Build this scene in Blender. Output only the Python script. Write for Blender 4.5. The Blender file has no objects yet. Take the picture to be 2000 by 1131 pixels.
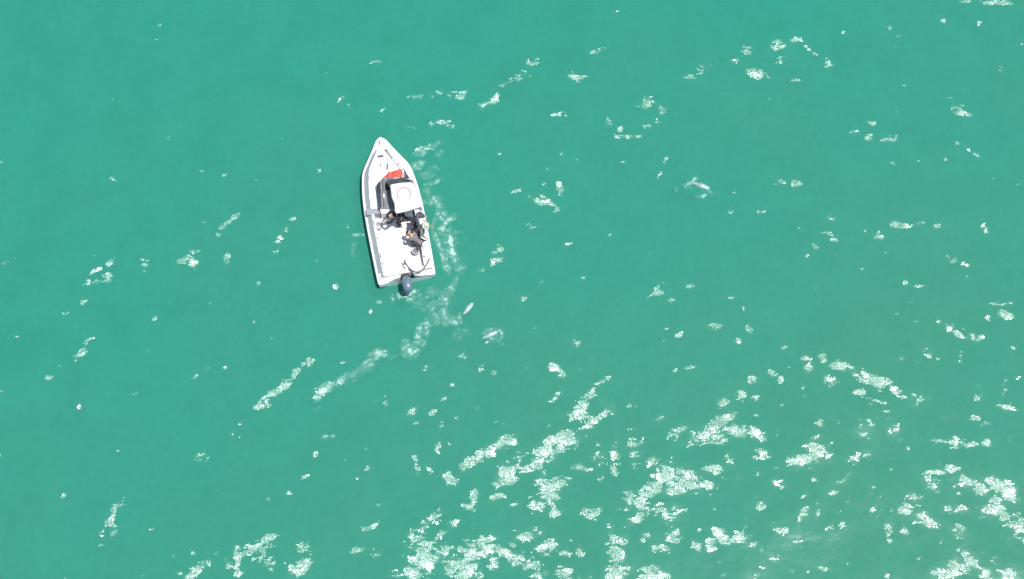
import bpy, bmesh, math, random
import numpy as np
from mathutils import Vector, Matrix, Quaternion
R = math.radians
rng = np.random.default_rng(7); random.seed(7)
scene = bpy.context.scene
C = scene.collection

# ---------------- camera ----------------
TILT = R(18); F = 1000/math.tan(R(20)); DIST = F/44.0
CH = DIST*math.cos(TILT); CY = -DIST*math.sin(TILT)
cam_d = bpy.data.cameras.new('camera'); cam = bpy.data.objects.new('camera', cam_d); C.objects.link(cam)
cam.location = (0, CY, CH); cam.rotation_euler = (TILT, 0, 0)
cam_d.sensor_width = 36; cam_d.lens = 18/math.tan(R(20)); cam_d.clip_end = 20000
scene.camera = cam

def at(px, py, z=0.0):
    "point of the photograph on the level plane z"
    x = (px-1000)/F; y = -(py-565.5)/F
    dy = y*math.cos(TILT)+math.sin(TILT); dz = y*math.sin(TILT)-math.cos(TILT)
    t = (z-CH)/dz
    return Vector((x*t, CY+dy*t, z))

# ---------------- light ----------------
SUN_ZEN = 16.5; SUN_AZ = -12.0          # degrees from the vertical, degrees from +X towards +Y
w = bpy.data.worlds.new('World'); scene.world = w; w.use_nodes = True
nt = w.node_tree; nt.nodes.clear()
sky = nt.nodes.new('ShaderNodeTexSky'); sky.sky_type = 'NISHITA'; sky.sun_disc = False
sky.sun_elevation = R(90-SUN_ZEN); sky.sun_rotation = R(90-SUN_AZ)
bg = nt.nodes.new('ShaderNodeBackground'); bg.inputs['Strength'].default_value = 0.12
wo = nt.nodes.new('ShaderNodeOutputWorld')
nt.links.new(sky.outputs[0], bg.inputs[0]); nt.links.new(bg.outputs[0], wo.inputs[0])
sd = bpy.data.lights.new('sun', 'SUN'); sd.energy = 5.0; sd.angle = R(0.5); sd.color = (1, .97, .92)
sun = bpy.data.objects.new('sun', sd); C.objects.link(sun)
sv = Vector((math.sin(R(SUN_ZEN))*math.cos(R(SUN_AZ)), math.sin(R(SUN_ZEN))*math.sin(R(SUN_AZ)), math.cos(R(SUN_ZEN))))
sun.rotation_euler = sv.to_track_quat('Z', 'Y').to_euler(); sun.location = (20, 0, 40)
vs = scene.view_settings; vs.view_transform = 'Standard'; vs.look = 'None'; vs.gamma = 1; vs.exposure = 0.05
scene.cycles.use_denoising = True

# ---------------- materials ----------------
def mat(name, col, rough=.5, metal=0, var=.08, scale=8, bump=0, coat=0, spec=.5):
    m = bpy.data.materials.new(name); m.use_nodes = True; n = m.node_tree; b = n.nodes['Principled BSDF']
    b.inputs['Roughness'].default_value = rough; b.inputs['Metallic'].default_value = metal
    b.inputs['Coat Weight'].default_value = coat; b.inputs['Specular IOR Level'].default_value = spec
    tc = n.nodes.new('ShaderNodeTexCoord'); no = n.nodes.new('ShaderNodeTexNoise')
    no.inputs['Scale'].default_value = scale; no.inputs['Detail'].default_value = 4
    n.links.new(tc.outputs['Object'], no.inputs['Vector'])
    r = n.nodes.new('ShaderNodeValToRGB'); e = r.color_ramp.elements
    e[0].position = .3; e[1].position = .7
    e[0].color = (*[max(0, c*(1-var)) for c in col], 1); e[1].color = (*[min(1, c*(1+var)) for c in col], 1)
    n.links.new(no.outputs['Fac'], r.inputs[0]); n.links.new(r.outputs[0], b.inputs['Base Color'])
    if bump:
        bp = n.nodes.new('ShaderNodeBump'); bp.inputs['Strength'].default_value = bump; bp.inputs['Distance'].default_value = .01
        n.links.new(no.outputs['Fac'], bp.inputs['Height']); n.links.new(bp.outputs[0], b.inputs['Normal'])
    return m
M = dict(
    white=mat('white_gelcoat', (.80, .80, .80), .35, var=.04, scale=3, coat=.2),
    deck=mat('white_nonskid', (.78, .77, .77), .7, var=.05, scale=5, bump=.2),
    port_shade=mat('shaded_port_grey', (.40, .42, .43), .45, var=.06, scale=3),  # grey of the port coaming, with its shade put into the colour
    greydeck=mat('grey_deck_paint', (.27, .29, .30), .6, var=.08),
    pink=mat('well_liner', (.62, .56, .57), .7),
    seal=mat('hatch_seal', (.36, .30, .31), .7),
    glass=mat('tinted_glass', (.05, .06, .065), .12, var=.3, scale=3, spec=.4),
    smoke=mat('smoked_panel', (.22, .21, .22), .3, var=.15, scale=4),
    dark=mat('dark_trim', (.035, .033, .04), .5),
    steel=mat('steel', (.55, .56, .58), .3, metal=.8),
    hose=mat('dark_hose', (.13, .11, .12), .5),
    engine=mat('slate_blue_cowl', (.12, .18, .23), .30, var=.1, coat=.6),
    redbag=mat('red_fabric', (.62, .10, .07), .8, var=.5, scale=9, bump=1),
    blackcl=mat('charcoal_cloth', (.035, .03, .035), .85, var=.4, scale=14, bump=.6),
    navy=mat('dusky_blue_cloth', (.06, .09, .11), .85, var=.3, scale=14, bump=.6),
    taupe=mat('taupe_cloth', (.24, .21, .20), .85, var=.2, scale=14, bump=.6),
    grey=mat('grey_cloth', (.17, .165, .17), .85, var=.2, scale=14, bump=.6),
    pale=mat('pale_hat_cloth', (.50, .55, .46), .85, var=.2, scale=14),
    jeans=mat('dark_trouser_cloth', (.05, .05, .06), .85, var=.3, scale=14),
    skin=mat('skin', (.45, .27, .19), .55, var=.1),
    hair=mat('hair', (.03, .02, .015), .7, var=.3, scale=40),
    shoe=mat('shoe_rubber', (.25, .22, .21), .7),
    rope=mat('rope_fibre', (.30, .28, .30), .85, var=.3, scale=30),
    dolphin=mat('dolphin_skin', (.33, .44, .42), .4, var=.22, scale=4),
)

# ---------------- numpy noise ----------------
class VN:
    def __init__(s, seed): s.t = np.random.default_rng(seed).random((256, 256))
    def n(s, x, y):
        xi = np.floor(x).astype(int); yi = np.floor(y).astype(int); fx = x-xi; fy = y-yi
        fx = fx*fx*(3-2*fx); fy = fy*fy*(3-2*fy); t = s.t
        a = t[xi & 255, yi & 255]; b = t[(xi+1) & 255, yi & 255]; c = t[xi & 255, (yi+1) & 255]; d = t[(xi+1) & 255, (yi+1) & 255]
        return (a*(1-fx)+b*fx)*(1-fy)+(c*(1-fx)+d*fx)*fy
    def fbm(s, x, y, o=4):
        v = 0; a = .5; tot = 0
        for k in range(o):
            v = v+a*s.n(x*2**k+17.3*k, y*2**k+9.1*k); tot += a; a *= .55
        return v/tot
vn = VN(3); vn2 = VN(11)

SW = []
for lam, am, an in [(9, .05, 120), (5.5, .030, 150), (3.7, .018, 105), (2.6, .011, 60), (1.9, .008, 135), (1.3, .0045, 20), (1.0, .0032, 100), (.75, .002, 160)]:
    SW.append((2*math.pi/lam*math.cos(R(an)), 2*math.pi/lam*math.sin(R(an)), am, rng.random()*6.28))
X0, X1, Y0, Y1 = -36., 36., -24., 32.
def swell(x, y):
    z = 0
    for kx, ky, a, p in SW: z = z+a*np.sin(kx*x+ky*y+p+1.5*(vn2.n(x*.12+40, y*.12+40)-.5))
    e = np.minimum(np.minimum(x-X0, X1-x), np.minimum(y-Y0, Y1-y))/5
    return z*np.clip(e, 0, 1)*.3

# ---------------- glint patches, rippled and tilted to catch the sun (pixel x, y, half length, half width, angle, steepness) ----------------
RP = [
(738,120,10,6,0,.55),(108,233,6,4,0,.5),(215,195,13,3,50,.45),(670,188,20,3,45,.35),(435,340,6,14,0,.5),(222,348,6,8,0,.5),(172,125,4,4,0,.4),
(818,183,22,5,5,.8),(850,180,14,6,5,.7),(895,185,22,8,0,.85),(958,203,22,6,25,.95),(972,190,8,6,25,.95),(1000,158,45,5,25,.55),(1040,122,16,7,30,.75),(865,242,22,8,0,.7),(808,248,8,4,0,.6),(835,288,26,5,20,.5),(745,213,7,4,20,.6),
(1125,150,18,13,0,.75),(1095,225,12,6,0,.7),(1165,100,12,10,0,.45),(1010,145,16,4,30,.6),
(1380,132,18,8,20,.75),(1345,152,14,6,0,.6),(1460,98,11,6,0,.9),(1437,122,10,8,0,.6),(1480,145,22,7,-20,.95),(1525,88,18,9,0,.85),(1555,78,8,4,0,1),(1580,95,18,4,-40,.8),(1615,122,8,9,0,.85),(1552,154,10,3,0,.7),(1530,115,20,12,0,.35),
(1265,203,20,10,0,.8),(1293,215,9,11,0,.75),(1225,268,26,5,0,.85),(1208,252,7,5,0,.8),(1190,238,8,5,-40,.7),(1265,248,8,4,20,.7),(1285,235,6,5,0,.7),
(1880,220,18,9,-35,.85),(1858,200,8,7,-45,.6),(1702,240,9,5,0,.85),(1735,270,15,6,0,.95),(1698,268,6,6,0,1),(1668,258,9,3,0,.7),(1675,190,18,5,0,.5),(1945,4,32,6,-5,.95),(1888,3,12,4,0,.7),(1845,42,16,4,-55,.75),(1755,70,6,3,0,.6),(1870,281,5,4,0,.9),(1903,300,12,3,-45,.7),(1950,135,10,5,0,.5),(1736,55,4,3,0,.6),
(1015,372,11,3,0,.9),(1052,390,20,8,-15,.95),(1076,397,10,5,0,.9),(1092,366,7,13,10,.75),(1030,435,14,7,-20,.45),(1090,410,4,6,0,.8),
(1528,356,9,6,0,.95),(1556,360,9,9,40,.95),(1425,413,5,3,0,.6),(1460,428,6,2,10,.8),(1478,417,4,3,0,.7),
(1755,441,16,5,0,.95),(1718,464,9,6,0,1),(1690,450,5,3,0,.7),(1620,460,14,6,-45,.65),(1626,428,8,3,-30,.6),(1800,440,8,4,0,.7),(1568,447,6,4,0,.6),(1925,448,5,7,0,.95),(1862,512,8,4,-10,.95),(1887,516,8,5,-10,.9),(1850,500,4,3,0,.8),
(1108,478,12,3,25,.7),(972,490,9,9,0,.85),(970,510,12,8,20,.95),(940,525,9,4,20,.75),(1282,573,14,6,25,.95),(1020,582,14,4,25,.75),(1345,560,7,4,0,.9),(1298,553,7,3,0,.8),(1765,550,4,3,0,.9),(1795,558,8,3,0,.8),(1315,585,6,4,0,.7),
(440,440,16,5,45,.97),(455,428,14,5,45,.85),(428,455,5,4,0,.9),(575,427,6,4,0,1),(560,450,8,4,55,.95),(548,465,10,6,70,.8),(540,488,9,4,10,.85),(365,503,22,7,35,.9),(375,512,8,10,0,.9),(283,514,6,8,0,.85),(442,505,6,12,0,.7),(470,465,10,4,50,.4),
(215,512,14,6,40,.95),(183,528,14,6,30,.9),(168,552,6,7,0,.95),(195,552,13,5,10,.9),(210,538,8,6,0,.85),(10,515,8,3,20,.8),(25,508,5,2,0,.5),(655,560,5,4,0,.7),
(155,693,14,5,60,1),(165,678,12,6,60,.95),(183,662,9,5,50,.7),(97,741,4,4,0,.95),(117,716,4,5,0,.6),(165,585,5,11,0,.75),(305,622,4,7,0,.9),(310,610,6,8,0,.5),(14,612,3,4,0,.7),(440,717,4,4,0,.95),(378,735,10,2,50,.6),(403,722,7,3,60,.5),
(512,788,14,8,30,1),(540,768,14,7,45,.97),(558,752,13,8,50,.97),(580,728,20,5,50,.95),(603,707,7,6,0,.7),
(635,762,20,8,40,.9),(665,742,14,5,35,.7),(740,693,12,8,20,.75),
(218,1010,20,6,70,.97),(222,1035,8,4,0,1),(230,985,7,6,0,.8),(200,1050,8,10,0,.5),(390,892,6,12,20,.7),(452,848,4,3,0,.7),
(643,853,10,3,15,.9),(615,885,4,5,0,.8),(597,930,5,2,0,.7),(620,805,7,10,0,.6),(545,565,0,0,0,0),
(520,1062,14,8,40,.97),(490,1072,22,6,20,.95),(463,1092,7,14,0,.97),(447,1105,6,6,0,.9),(462,1122,6,12,0,.97),(380,1118,22,8,45,.85),(350,1120,8,5,0,.6),(585,1108,16,9,25,.95),(595,1070,9,8,20,.85),(525,1100,8,9,0,.7),(512,1082,6,8,-60,.8),(690,1074,12,3,15,.8),(723,1028,16,5,30,.7),(738,1080,8,6,0,.7),
(985,865,20,8,25,.97),(945,888,22,8,30,1),(912,905,12,10,40,.95),(880,935,9,12,60,.95),(990,922,18,14,40,1),(985,940,16,6,10,1),(1010,890,8,10,-60,.6),(1095,862,30,10,15,1),(1065,885,18,12,30,1),(1045,905,24,6,25,.95),(1075,962,22,14,55,1),(1050,985,12,9,0,1),(1090,945,14,5,20,.95),(1060,935,10,8,60,.8),(970,973,13,5,25,.95),(925,965,7,9,0,.75),(915,988,8,5,0,.95),(1085,1000,10,5,0,.85),(1010,985,8,2,20,.8),
(1135,795,14,10,60,.95),(1130,808,18,6,0,1),(1160,823,20,5,35,.97),(1150,770,22,5,40,.8),(1175,745,20,3,15,.7),(1085,722,16,8,-40,.97),(1098,735,10,4,0,.9),(1088,775,14,4,30,.8),(1135,915,14,6,-10,.9),(1125,672,10,8,0,.6),(1190,800,12,14,30,.5),
(845,1012,16,5,20,.9),(835,1025,18,6,20,.6),(815,1065,18,18,40,.85),(830,1095,20,18,-40,1),(800,1120,20,12,0,.9),(860,1075,14,10,40,.95),(905,1105,26,26,0,1),(935,1060,26,7,10,1),(920,1078,14,9,30,1),(955,1075,12,10,-50,1),(985,1078,20,6,-20,.95),(1010,1095,10,12,-60,.9),(965,1100,5,9,0,.8),(1030,1045,20,6,20,.97),(1068,1070,18,9,0,1),(1095,1078,12,4,-10,.95),(1035,1105,14,9,0,.9),(1050,1122,12,10,0,.9),(885,1022,10,4,30,.85),(860,1045,12,3,35,.85),
(1300,930,22,16,30,1),(1340,935,25,14,-20,1),(1275,955,24,8,15,1),(1320,955,20,8,20,1),(1375,945,14,6,-20,.8),(1255,985,12,11,20,.95),(1243,1012,16,7,30,.9),(1310,1002,16,12,10,.8),(1280,1000,10,8,0,.6),(1228,975,8,12,0,.7),(1393,917,14,6,-5,.95),(1270,905,14,8,0,.7),
(1410,823,20,9,30,1),(1385,855,30,10,8,1),(1440,840,20,8,-10,1),(1475,848,14,8,-30,1),(1395,840,14,8,0,1),(1487,890,12,7,20,.97),(1410,785,12,9,30,.85),(1447,772,6,8,0,1),(1325,845,18,5,25,.9),(1290,815,8,5,15,.9),(1475,780,9,3,0,.85),(1345,720,8,5,0,.7),(1470,742,8,5,0,.8),(1425,905,6,5,0,.7),
(1573,900,22,8,5,1),(1590,880,10,12,0,.95),(1612,885,9,12,0,.85),(1600,830,5,5,0,.9),(1590,860,12,4,20,.8),(1550,900,9,6,0,.95),(1522,946,10,5,-10,.85),(1690,886,6,4,0,.8),(1667,897,7,4,0,.8),(1648,935,12,2,30,.8),(1530,968,0,0,0,0),
(1575,700,8,6,0,.95),(1582,717,8,9,0,.97),(1607,697,6,8,20,.9),(1640,715,16,8,-10,1),(1665,720,10,7,0,.9),(1688,738,14,10,-20,1),(1715,745,22,11,-25,1),(1622,745,10,8,0,1),(1680,767,9,5,0,1),(1750,762,14,6,-40,.9),(1765,772,8,3,-30,.85),(1513,729,9,4,-10,.95),(1527,740,4,6,0,.8),(1715,783,16,3,-10,.8),(1730,803,12,2,5,.75),(1795,783,8,5,40,.6),
(1853,640,7,6,0,1),(1875,655,12,4,-30,1),(1903,660,14,6,15,1),(1930,620,4,3,0,.8),(1963,617,11,7,0,1),(1945,592,12,3,0,.6),(1970,595,10,4,0,.5),(1832,629,5,5,0,.8),(1790,632,10,3,0,.5),(1812,688,8,10,-40,.5),(1755,700,10,3,0,.5),
(1868,864,10,7,10,.95),(1895,866,12,4,0,.9),(1928,867,8,4,0,1),(1840,862,12,3,0,.6),(1970,797,14,4,-10,.85),(1925,827,8,3,0,.7),(1903,815,8,3,0,.8),(1912,778,6,3,0,.8),
(1858,915,10,6,20,.95),(1832,922,14,5,5,.9),(1818,945,12,9,-40,.7),(1888,940,14,8,-30,.9),(1912,955,12,8,-40,.95),(1945,945,16,8,-20,.95),(1968,960,14,14,-30,1),(1948,978,10,6,0,.9),(1935,1000,16,8,0,.85),(1965,1010,18,8,-50,.9),(1990,1025,10,14,0,.9),(1768,995,9,7,0,.97),(1785,975,9,9,50,.6),(1810,1018,18,8,-30,1),(1868,995,18,5,-5,.8),(1737,1033,6,7,0,.85),(1768,1040,8,4,0,.8),(1870,1035,14,5,-30,.7),
(1900,1092,20,7,-55,.95),(1925,1120,14,10,-50,.95),(1850,1120,22,12,25,1),(1885,1110,12,8,0,.9),(1970,1120,16,10,0,.85),(1405,1045,16,8,-40,.97),(1440,1053,12,7,0,1),(1385,1065,7,8,0,.95),(1462,1065,8,5,0,.8),(1357,1065,6,6,0,.85),(1318,1048,10,8,0,.8),(1290,1070,14,5,0,.7),(1263,1052,8,5,0,.8),(1205,1055,16,10,0,.75),(1205,1085,14,14,0,.85),(1205,1120,16,14,0,.9),(1190,1035,6,20,15,.5),(1155,1005,8,10,50,.9),(1138,1000,6,4,0,.8),(1280,1125,20,10,0,.8),(1100,1118,12,8,0,.8),(1132,1075,5,6,0,.8),
(1570,1000,7,5,30,.9),(1522,1037,10,3,-20,.85),(1487,988,5,4,0,.95),(1628,963,5,2,0,.8),(1610,1112,12,3,0,.7),(1643,1022,4,3,0,.8),(1510,1090,6,4,0,.8),(1885,1070,8,8,0,.5),(1980,1055,12,6,0,.6),(1200,895,5,25,0,.7),(1240,880,10,30,0,.55),(1170,900,10,16,0,.55),(1420,900,4,6,0,.6),
(1690,838,12,14,0,.6),(1690,850,6,3,-20,.8),(1745,845,10,6,40,.6),(856,873,4,6,0,.95),(812,894,3,5,0,.9),(838,913,4,8,20,.85),(812,920,3,5,0,.8),(720,915,4,4,0,.8),(805,805,10,4,35,.85),(815,824,6,3,0,.85),(868,778,7,3,40,.85),(847,805,10,3,25,.9),(860,828,6,3,50,.7),(752,783,7,4,60,.8),(930,797,6,3,20,.7),(885,750,6,2,0,.8),(832,716,8,4,30,.8),(900,694,12,5,0,.6),(965,727,5,4,0,.7),(940,718,5,4,0,.7),
(1328,652,6,3,0,.9),(1395,640,12,4,0,.7),(1440,667,4,5,0,.85),(1465,640,6,6,0,.6),(1430,583,5,3,0,.8),(1452,603,3,3,0,.8),(1535,682,10,3,-20,.7),
]
def blobs(P, x, y, warp=.35, soft=1.0):
    "field of soft ellipses on the water, edges broken by noise"
    out = np.zeros_like(x)
    wx = x+warp*(vn.fbm(x*1.9+31, y*1.9+7)-.5); wy = y+warp*(vn.fbm(x*1.9+91, y*1.9+57)-.5)
    for (px, py, a, b, an, s) in P:
        if s <= 0: continue
        c = at(px, py); gk = 1.2 if (P is RP and py > 815) else 1; A = gk*a/44+.03; B = gk*b/44+.03; ca, sa = math.cos(R(an)), math.sin(R(an)); Q = 3*max(A, B)
        if x.ndim == 2:
            i0, i1 = np.searchsorted(x[:, 0], [c.x-Q, c.x+Q]); j0, j1 = np.searchsorted(y[0], [c.y-Q, c.y+Q]); sl = (slice(i0, i1), slice(j0, j1))
        else: sl = slice(None)
        dx = wx[sl]-c.x; dy = wy[sl]-c.y
        u = (dx*ca+dy*sa)/A; v = (-dx*sa+dy*ca)/B
        g = s*np.exp(-(u*u+v*v)**1.3*.7*soft)
        out[sl] = np.maximum(out[sl], g)
    return out
# tiny stray glint ripples, thicker towards the lower right
SP = []
while len(SP) < 620:
    px, py = rng.random()*2300-150, rng.random()*1400-130
    dn = .10+.9*np.clip((.55*px/2000+.75*py/1131-.35), 0, 1)**1.4
    if vn.fbm(np.array(px/170.), np.array(py/170.)) < .42: dn *= .25
    if rng.random() > dn: continue
    if 690 < px < 860 and 250 < py < 570: continue
    SP.append((px, py, rng.uniform(1.5, 6), rng.uniform(1, 3), rng.choice([35, 20, -20, 60, 0]), rng.uniform(.3, .8)))

def np_mesh(name, co, quads, attrs=None, smooth=True):
    me = bpy.data.meshes.new(name); me.vertices.add(len(co)); me.vertices.foreach_set('co', co.astype(np.float32).ravel())
    me.loops.add(quads.size); me.loops.foreach_set('vertex_index', quads.astype(np.int32).ravel())
    me.polygons.add(len(quads)); me.polygons.foreach_set('loop_start', np.arange(0, quads.size, 4, dtype=np.int32))
    me.polygons.foreach_set('use_smooth', np.full(len(quads), smooth))
    for k, v in (attrs or {}).items():
        a = me.attributes.new(k, 'FLOAT', 'POINT'); a.data.foreach_set('value', v.astype(np.float32).ravel())
    me.update(calc_edges=True); me.validate(); return me

def link(name, me, m=None, parent=None):
    o = bpy.data.objects.new(name, me); C.objects.link(o)
    if m is not None: me.materials.append(m)
    if parent: o.parent = parent
    return o
def tag(o, label, cat, group=None):
    o['label'] = label; o['category'] = cat
    if group: o['group'] = group

# ---------------- water ----------------
ST = .08
xs = np.arange(X0, X1+.001, ST); ys = np.arange(Y0, Y1+.001, ST)
gx, gy = np.meshgrid(xs, ys, indexing='ij'); nx, ny = gx.shape
gz = swell(gx, gy)
glint = np.maximum(blobs(RP, gx, gy), blobs(SP, gx, gy, .1))
idx = np.arange(nx*ny).reshape(nx, ny)
q = np.stack([idx[:-1, :-1], idx[1:, :-1], idx[1:, 1:], idx[:-1, 1:]], -1).reshape(-1, 4)
co = np.stack([gx, gy, gz], -1).reshape(-1, 3)
# open sea beyond, out to the horizon
ring = []; base = len(co); xe, ye = xs[-1], ys[-1]
BX = [-9000, X0, xe, 9000]; BY = [-9000, Y0, ye, 9000]
rv = [(x, y, 0) for x in BX for y in BY]
co = np.vstack([co, np.array(rv)])
rq = [[base+i*4+j, base+(i+1)*4+j, base+(i+1)*4+j+1, base+i*4+j+1] for i in range(3) for j in range(3) if not (i == 1 and j == 1)]
q = np.vstack([q, np.array(rq)])
wm = bpy.data.materials.new('sea_water'); wm.use_nodes = True; n = wm.node_tree; L = n.links.new
P = n.nodes['Principled BSDF']; out = n.nodes['Material Output']
tc = n.nodes.new('ShaderNodeTexCoord')
def noise(scale, detail=3, rough=.55, vec=None, dist=0):
    t = n.nodes.new('ShaderNodeTexNoise'); t.inputs['Scale'].default_value = scale; t.inputs['Detail'].default_value = detail
    t.inputs['Roughness'].default_value = rough; t.inputs['Distortion'].default_value = dist
    L(vec or tc.outputs['Object'], t.inputs['Vector']); return t
def mth(op, a, b=None, c=None):
    t = n.nodes.new('ShaderNodeMath'); t.operation = op
    for i, v in enumerate((a, b, c)):
        if v is None: continue
        if isinstance(v, (int, float)): t.inputs[i].default_value = v
        else: L(v, t.inputs[i])
    return t.outputs[0]
big = noise(.09, 3); ramp = n.nodes.new('ShaderNodeValToRGB'); e = ramp.color_ramp.elements
e[0].position = .3; e[0].color = (.028, .245, .179, 1); e[1].position = .72; e[1].color = (.045, .234, .155, 1)
sx = n.nodes.new('ShaderNodeSeparateXYZ'); L(tc.outputs['Object'], sx.inputs[0])
slant = mth('MULTIPLY_ADD', sx.outputs['Y'], -.012, mth('MULTIPLY', sx.outputs['X'], .005))
L(mth('ADD', mth('MULTIPLY_ADD', big.outputs['Fac'], .6, .2), mth('MINIMUM', mth('MAXIMUM', slant, -.25), .25)), ramp.inputs[0]); mo = noise(.55, 4, .6, dist=.5); mo2 = noise(3.2, 3, .6, dist=.3)
mv_ = mth('ADD', mth('MULTIPLY_ADD', mo.outputs['Fac'], .20, .90), mth('MULTIPLY_ADD', mo2.outputs['Fac'], .20, -.10))
vm_ = n.nodes.new('ShaderNodeVectorMath'); vm_.operation = 'SCALE'; L(ramp.outputs[0], vm_.inputs[0]); L(mv_, vm_.inputs['Scale']); L(vm_.outputs[0], P.inputs['Base Color'])
P.inputs['IOR'].default_value = 1.34
P.inputs['Subsurface Weight'].default_value = 0.0
at_ = n.nodes.new('ShaderNodeAttribute'); at_.attribute_name = 'glint_ripple'
n1 = noise(1.9, 4, .6, dist=.7); n2 = noise(1.1, 2, .5); 
mp = n.nodes.new('ShaderNodeMapping'); mp.inputs['Rotation'].default_value = (0, 0, R(-24)); mp.inputs['Scale'].default_value = (.62, 1.25, 1)
L(tc.outputs['Object'], mp.inputs['Vector']); n3 = noise(3.1, 4, .62, vec=mp.outputs[0], dist=.7)
# glints put into the shape: patch normals lean midway between sun and camera
gate = mth('MULTIPLY_ADD', mth('SUBTRACT', n3.outputs['Fac'], .5), 5.0, mth('MULTIPLY_ADD', at_.outputs['Fac'], 1.6, -.72))
gate = mth('MULTIPLY', mth('MULTIPLY', gate, 2.3), mth('MINIMUM', mth('MULTIPLY', at_.outputs['Fac'], 6), 1))
gate = mth('MINIMUM', mth('MAXIMUM', gate, 0), 1)
cv2 = n.nodes.new('ShaderNodeCombineXYZ'); L(mth('MULTIPLY_ADD', sx.outputs['X'], -.0084, .147), cv2.inputs[0]); L(mth('MULTIPLY_ADD', sx.outputs['Y'], -.0084, -.192), cv2.inputs[1])
halo = mth('MINIMUM', mth('MULTIPLY', at_.outputs['Fac'], mth('MULTIPLY_ADD', n3.outputs['Fac'], 2.4, -.45)), 1)
cv = n.nodes.new('ShaderNodeCombineXYZ')
L(mth('MULTIPLY', gate, mth('MULTIPLY_ADD', sx.outputs['X'], -.0084, .147)), cv.inputs[0])
L(mth('MULTIPLY', gate, mth('MULTIPLY_ADD', sx.outputs['Y'], -.0084, -.192)), cv.inputs[1]); cv.inputs[2].default_value = 0
ge = n.nodes.new('ShaderNodeNewGeometry'); va = n.nodes.new('ShaderNodeVectorMath'); va.operation = 'ADD'
L(ge.outputs['Normal'], va.inputs[0]); L(cv.outputs[0], va.inputs[1])
vn_ = n.nodes.new('ShaderNodeVectorMath'); vn_.operation = 'NORMALIZE'; L(va.outputs[0], vn_.inputs[0])
L(mth('MULTIPLY_ADD', gate, .075, .12), P.inputs['Roughness'])
b1 = n.nodes.new('ShaderNodeBump'); b1.inputs['Strength'].default_value = 1
L(mth('MULTIPLY_ADD', gate, .085, .004), b1.inputs['Distance']); L(n1.outputs['Fac'], b1.inputs['Height'])
b2 = n.nodes.new('ShaderNodeBump'); b2.inputs['Strength'].default_value = 1; b2.inputs['Distance'].default_value = .018
# added coat lobe puts a soft pale haze round the glints
vc = n.nodes.new('ShaderNodeVectorMath'); vc.operation = 'SCALE'; L(cv2.outputs[0], vc.inputs[0]); L(halo, vc.inputs['Scale'])
vd = n.nodes.new('ShaderNodeVectorMath'); vd.operation = 'ADD'; L(ge.outputs['Normal'], vd.inputs[0]); L(vc.outputs[0], vd.inputs[1])
ve = n.nodes.new('ShaderNodeVectorMath'); ve.operation = 'NORMALIZE'; L(vd.outputs[0], ve.inputs[0]); L(ve.outputs[0], P.inputs['Coat Normal'])
L(mth('MULTIPLY', halo, .6), P.inputs['Coat Weight']); P.inputs['Coat IOR'].default_value = 1.33; P.inputs['Coat Roughness'].default_value = .33
L(n2.outputs['Fac'], b2.inputs['Height']); L(vn_.outputs[0], b2.inputs['Normal']); L(b2.outputs[0], b1.inputs['Normal']); L(b1.outputs[0], P.inputs['Normal'])
tr = n.nodes.new('ShaderNodeBsdfTransparent'); mx = n.nodes.new('ShaderNodeMixShader'); mx.inputs[0].default_value = .22
tr.inputs[0].default_value = (.7, 1, .95, 1)
L(P.outputs[0], mx.inputs[1]); L(tr.outputs[0], mx.inputs[2]); L(mx.outputs[0], out.inputs['Surface'])
water = link('water', np_mesh('water', co, q, {'glint_ripple': np.concatenate([glint.ravel(), np.zeros(16)])}), wm)
water['kind'] = 'structure'
# turbid depth under the clear top layer
dm = bpy.data.materials.new('turbid_depth'); dm.use_nodes = True
dm.node_tree.nodes['Principled BSDF'].inputs['Base Color'].default_value = (.05, .38, .28, 1)
dm.node_tree.nodes['Principled BSDF'].inputs['Roughness'].default_value = 1
deep = link('deep_water', np_mesh('deep_water', np.array([(-9000, -9000, -1.6), (9000, -9000, -1.6), (9000, 9000, -1.6), (-9000, 9000, -1.6)], float), np.array([[0, 1, 2, 3]])), dm)
deep['kind'] = 'structure'

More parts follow.
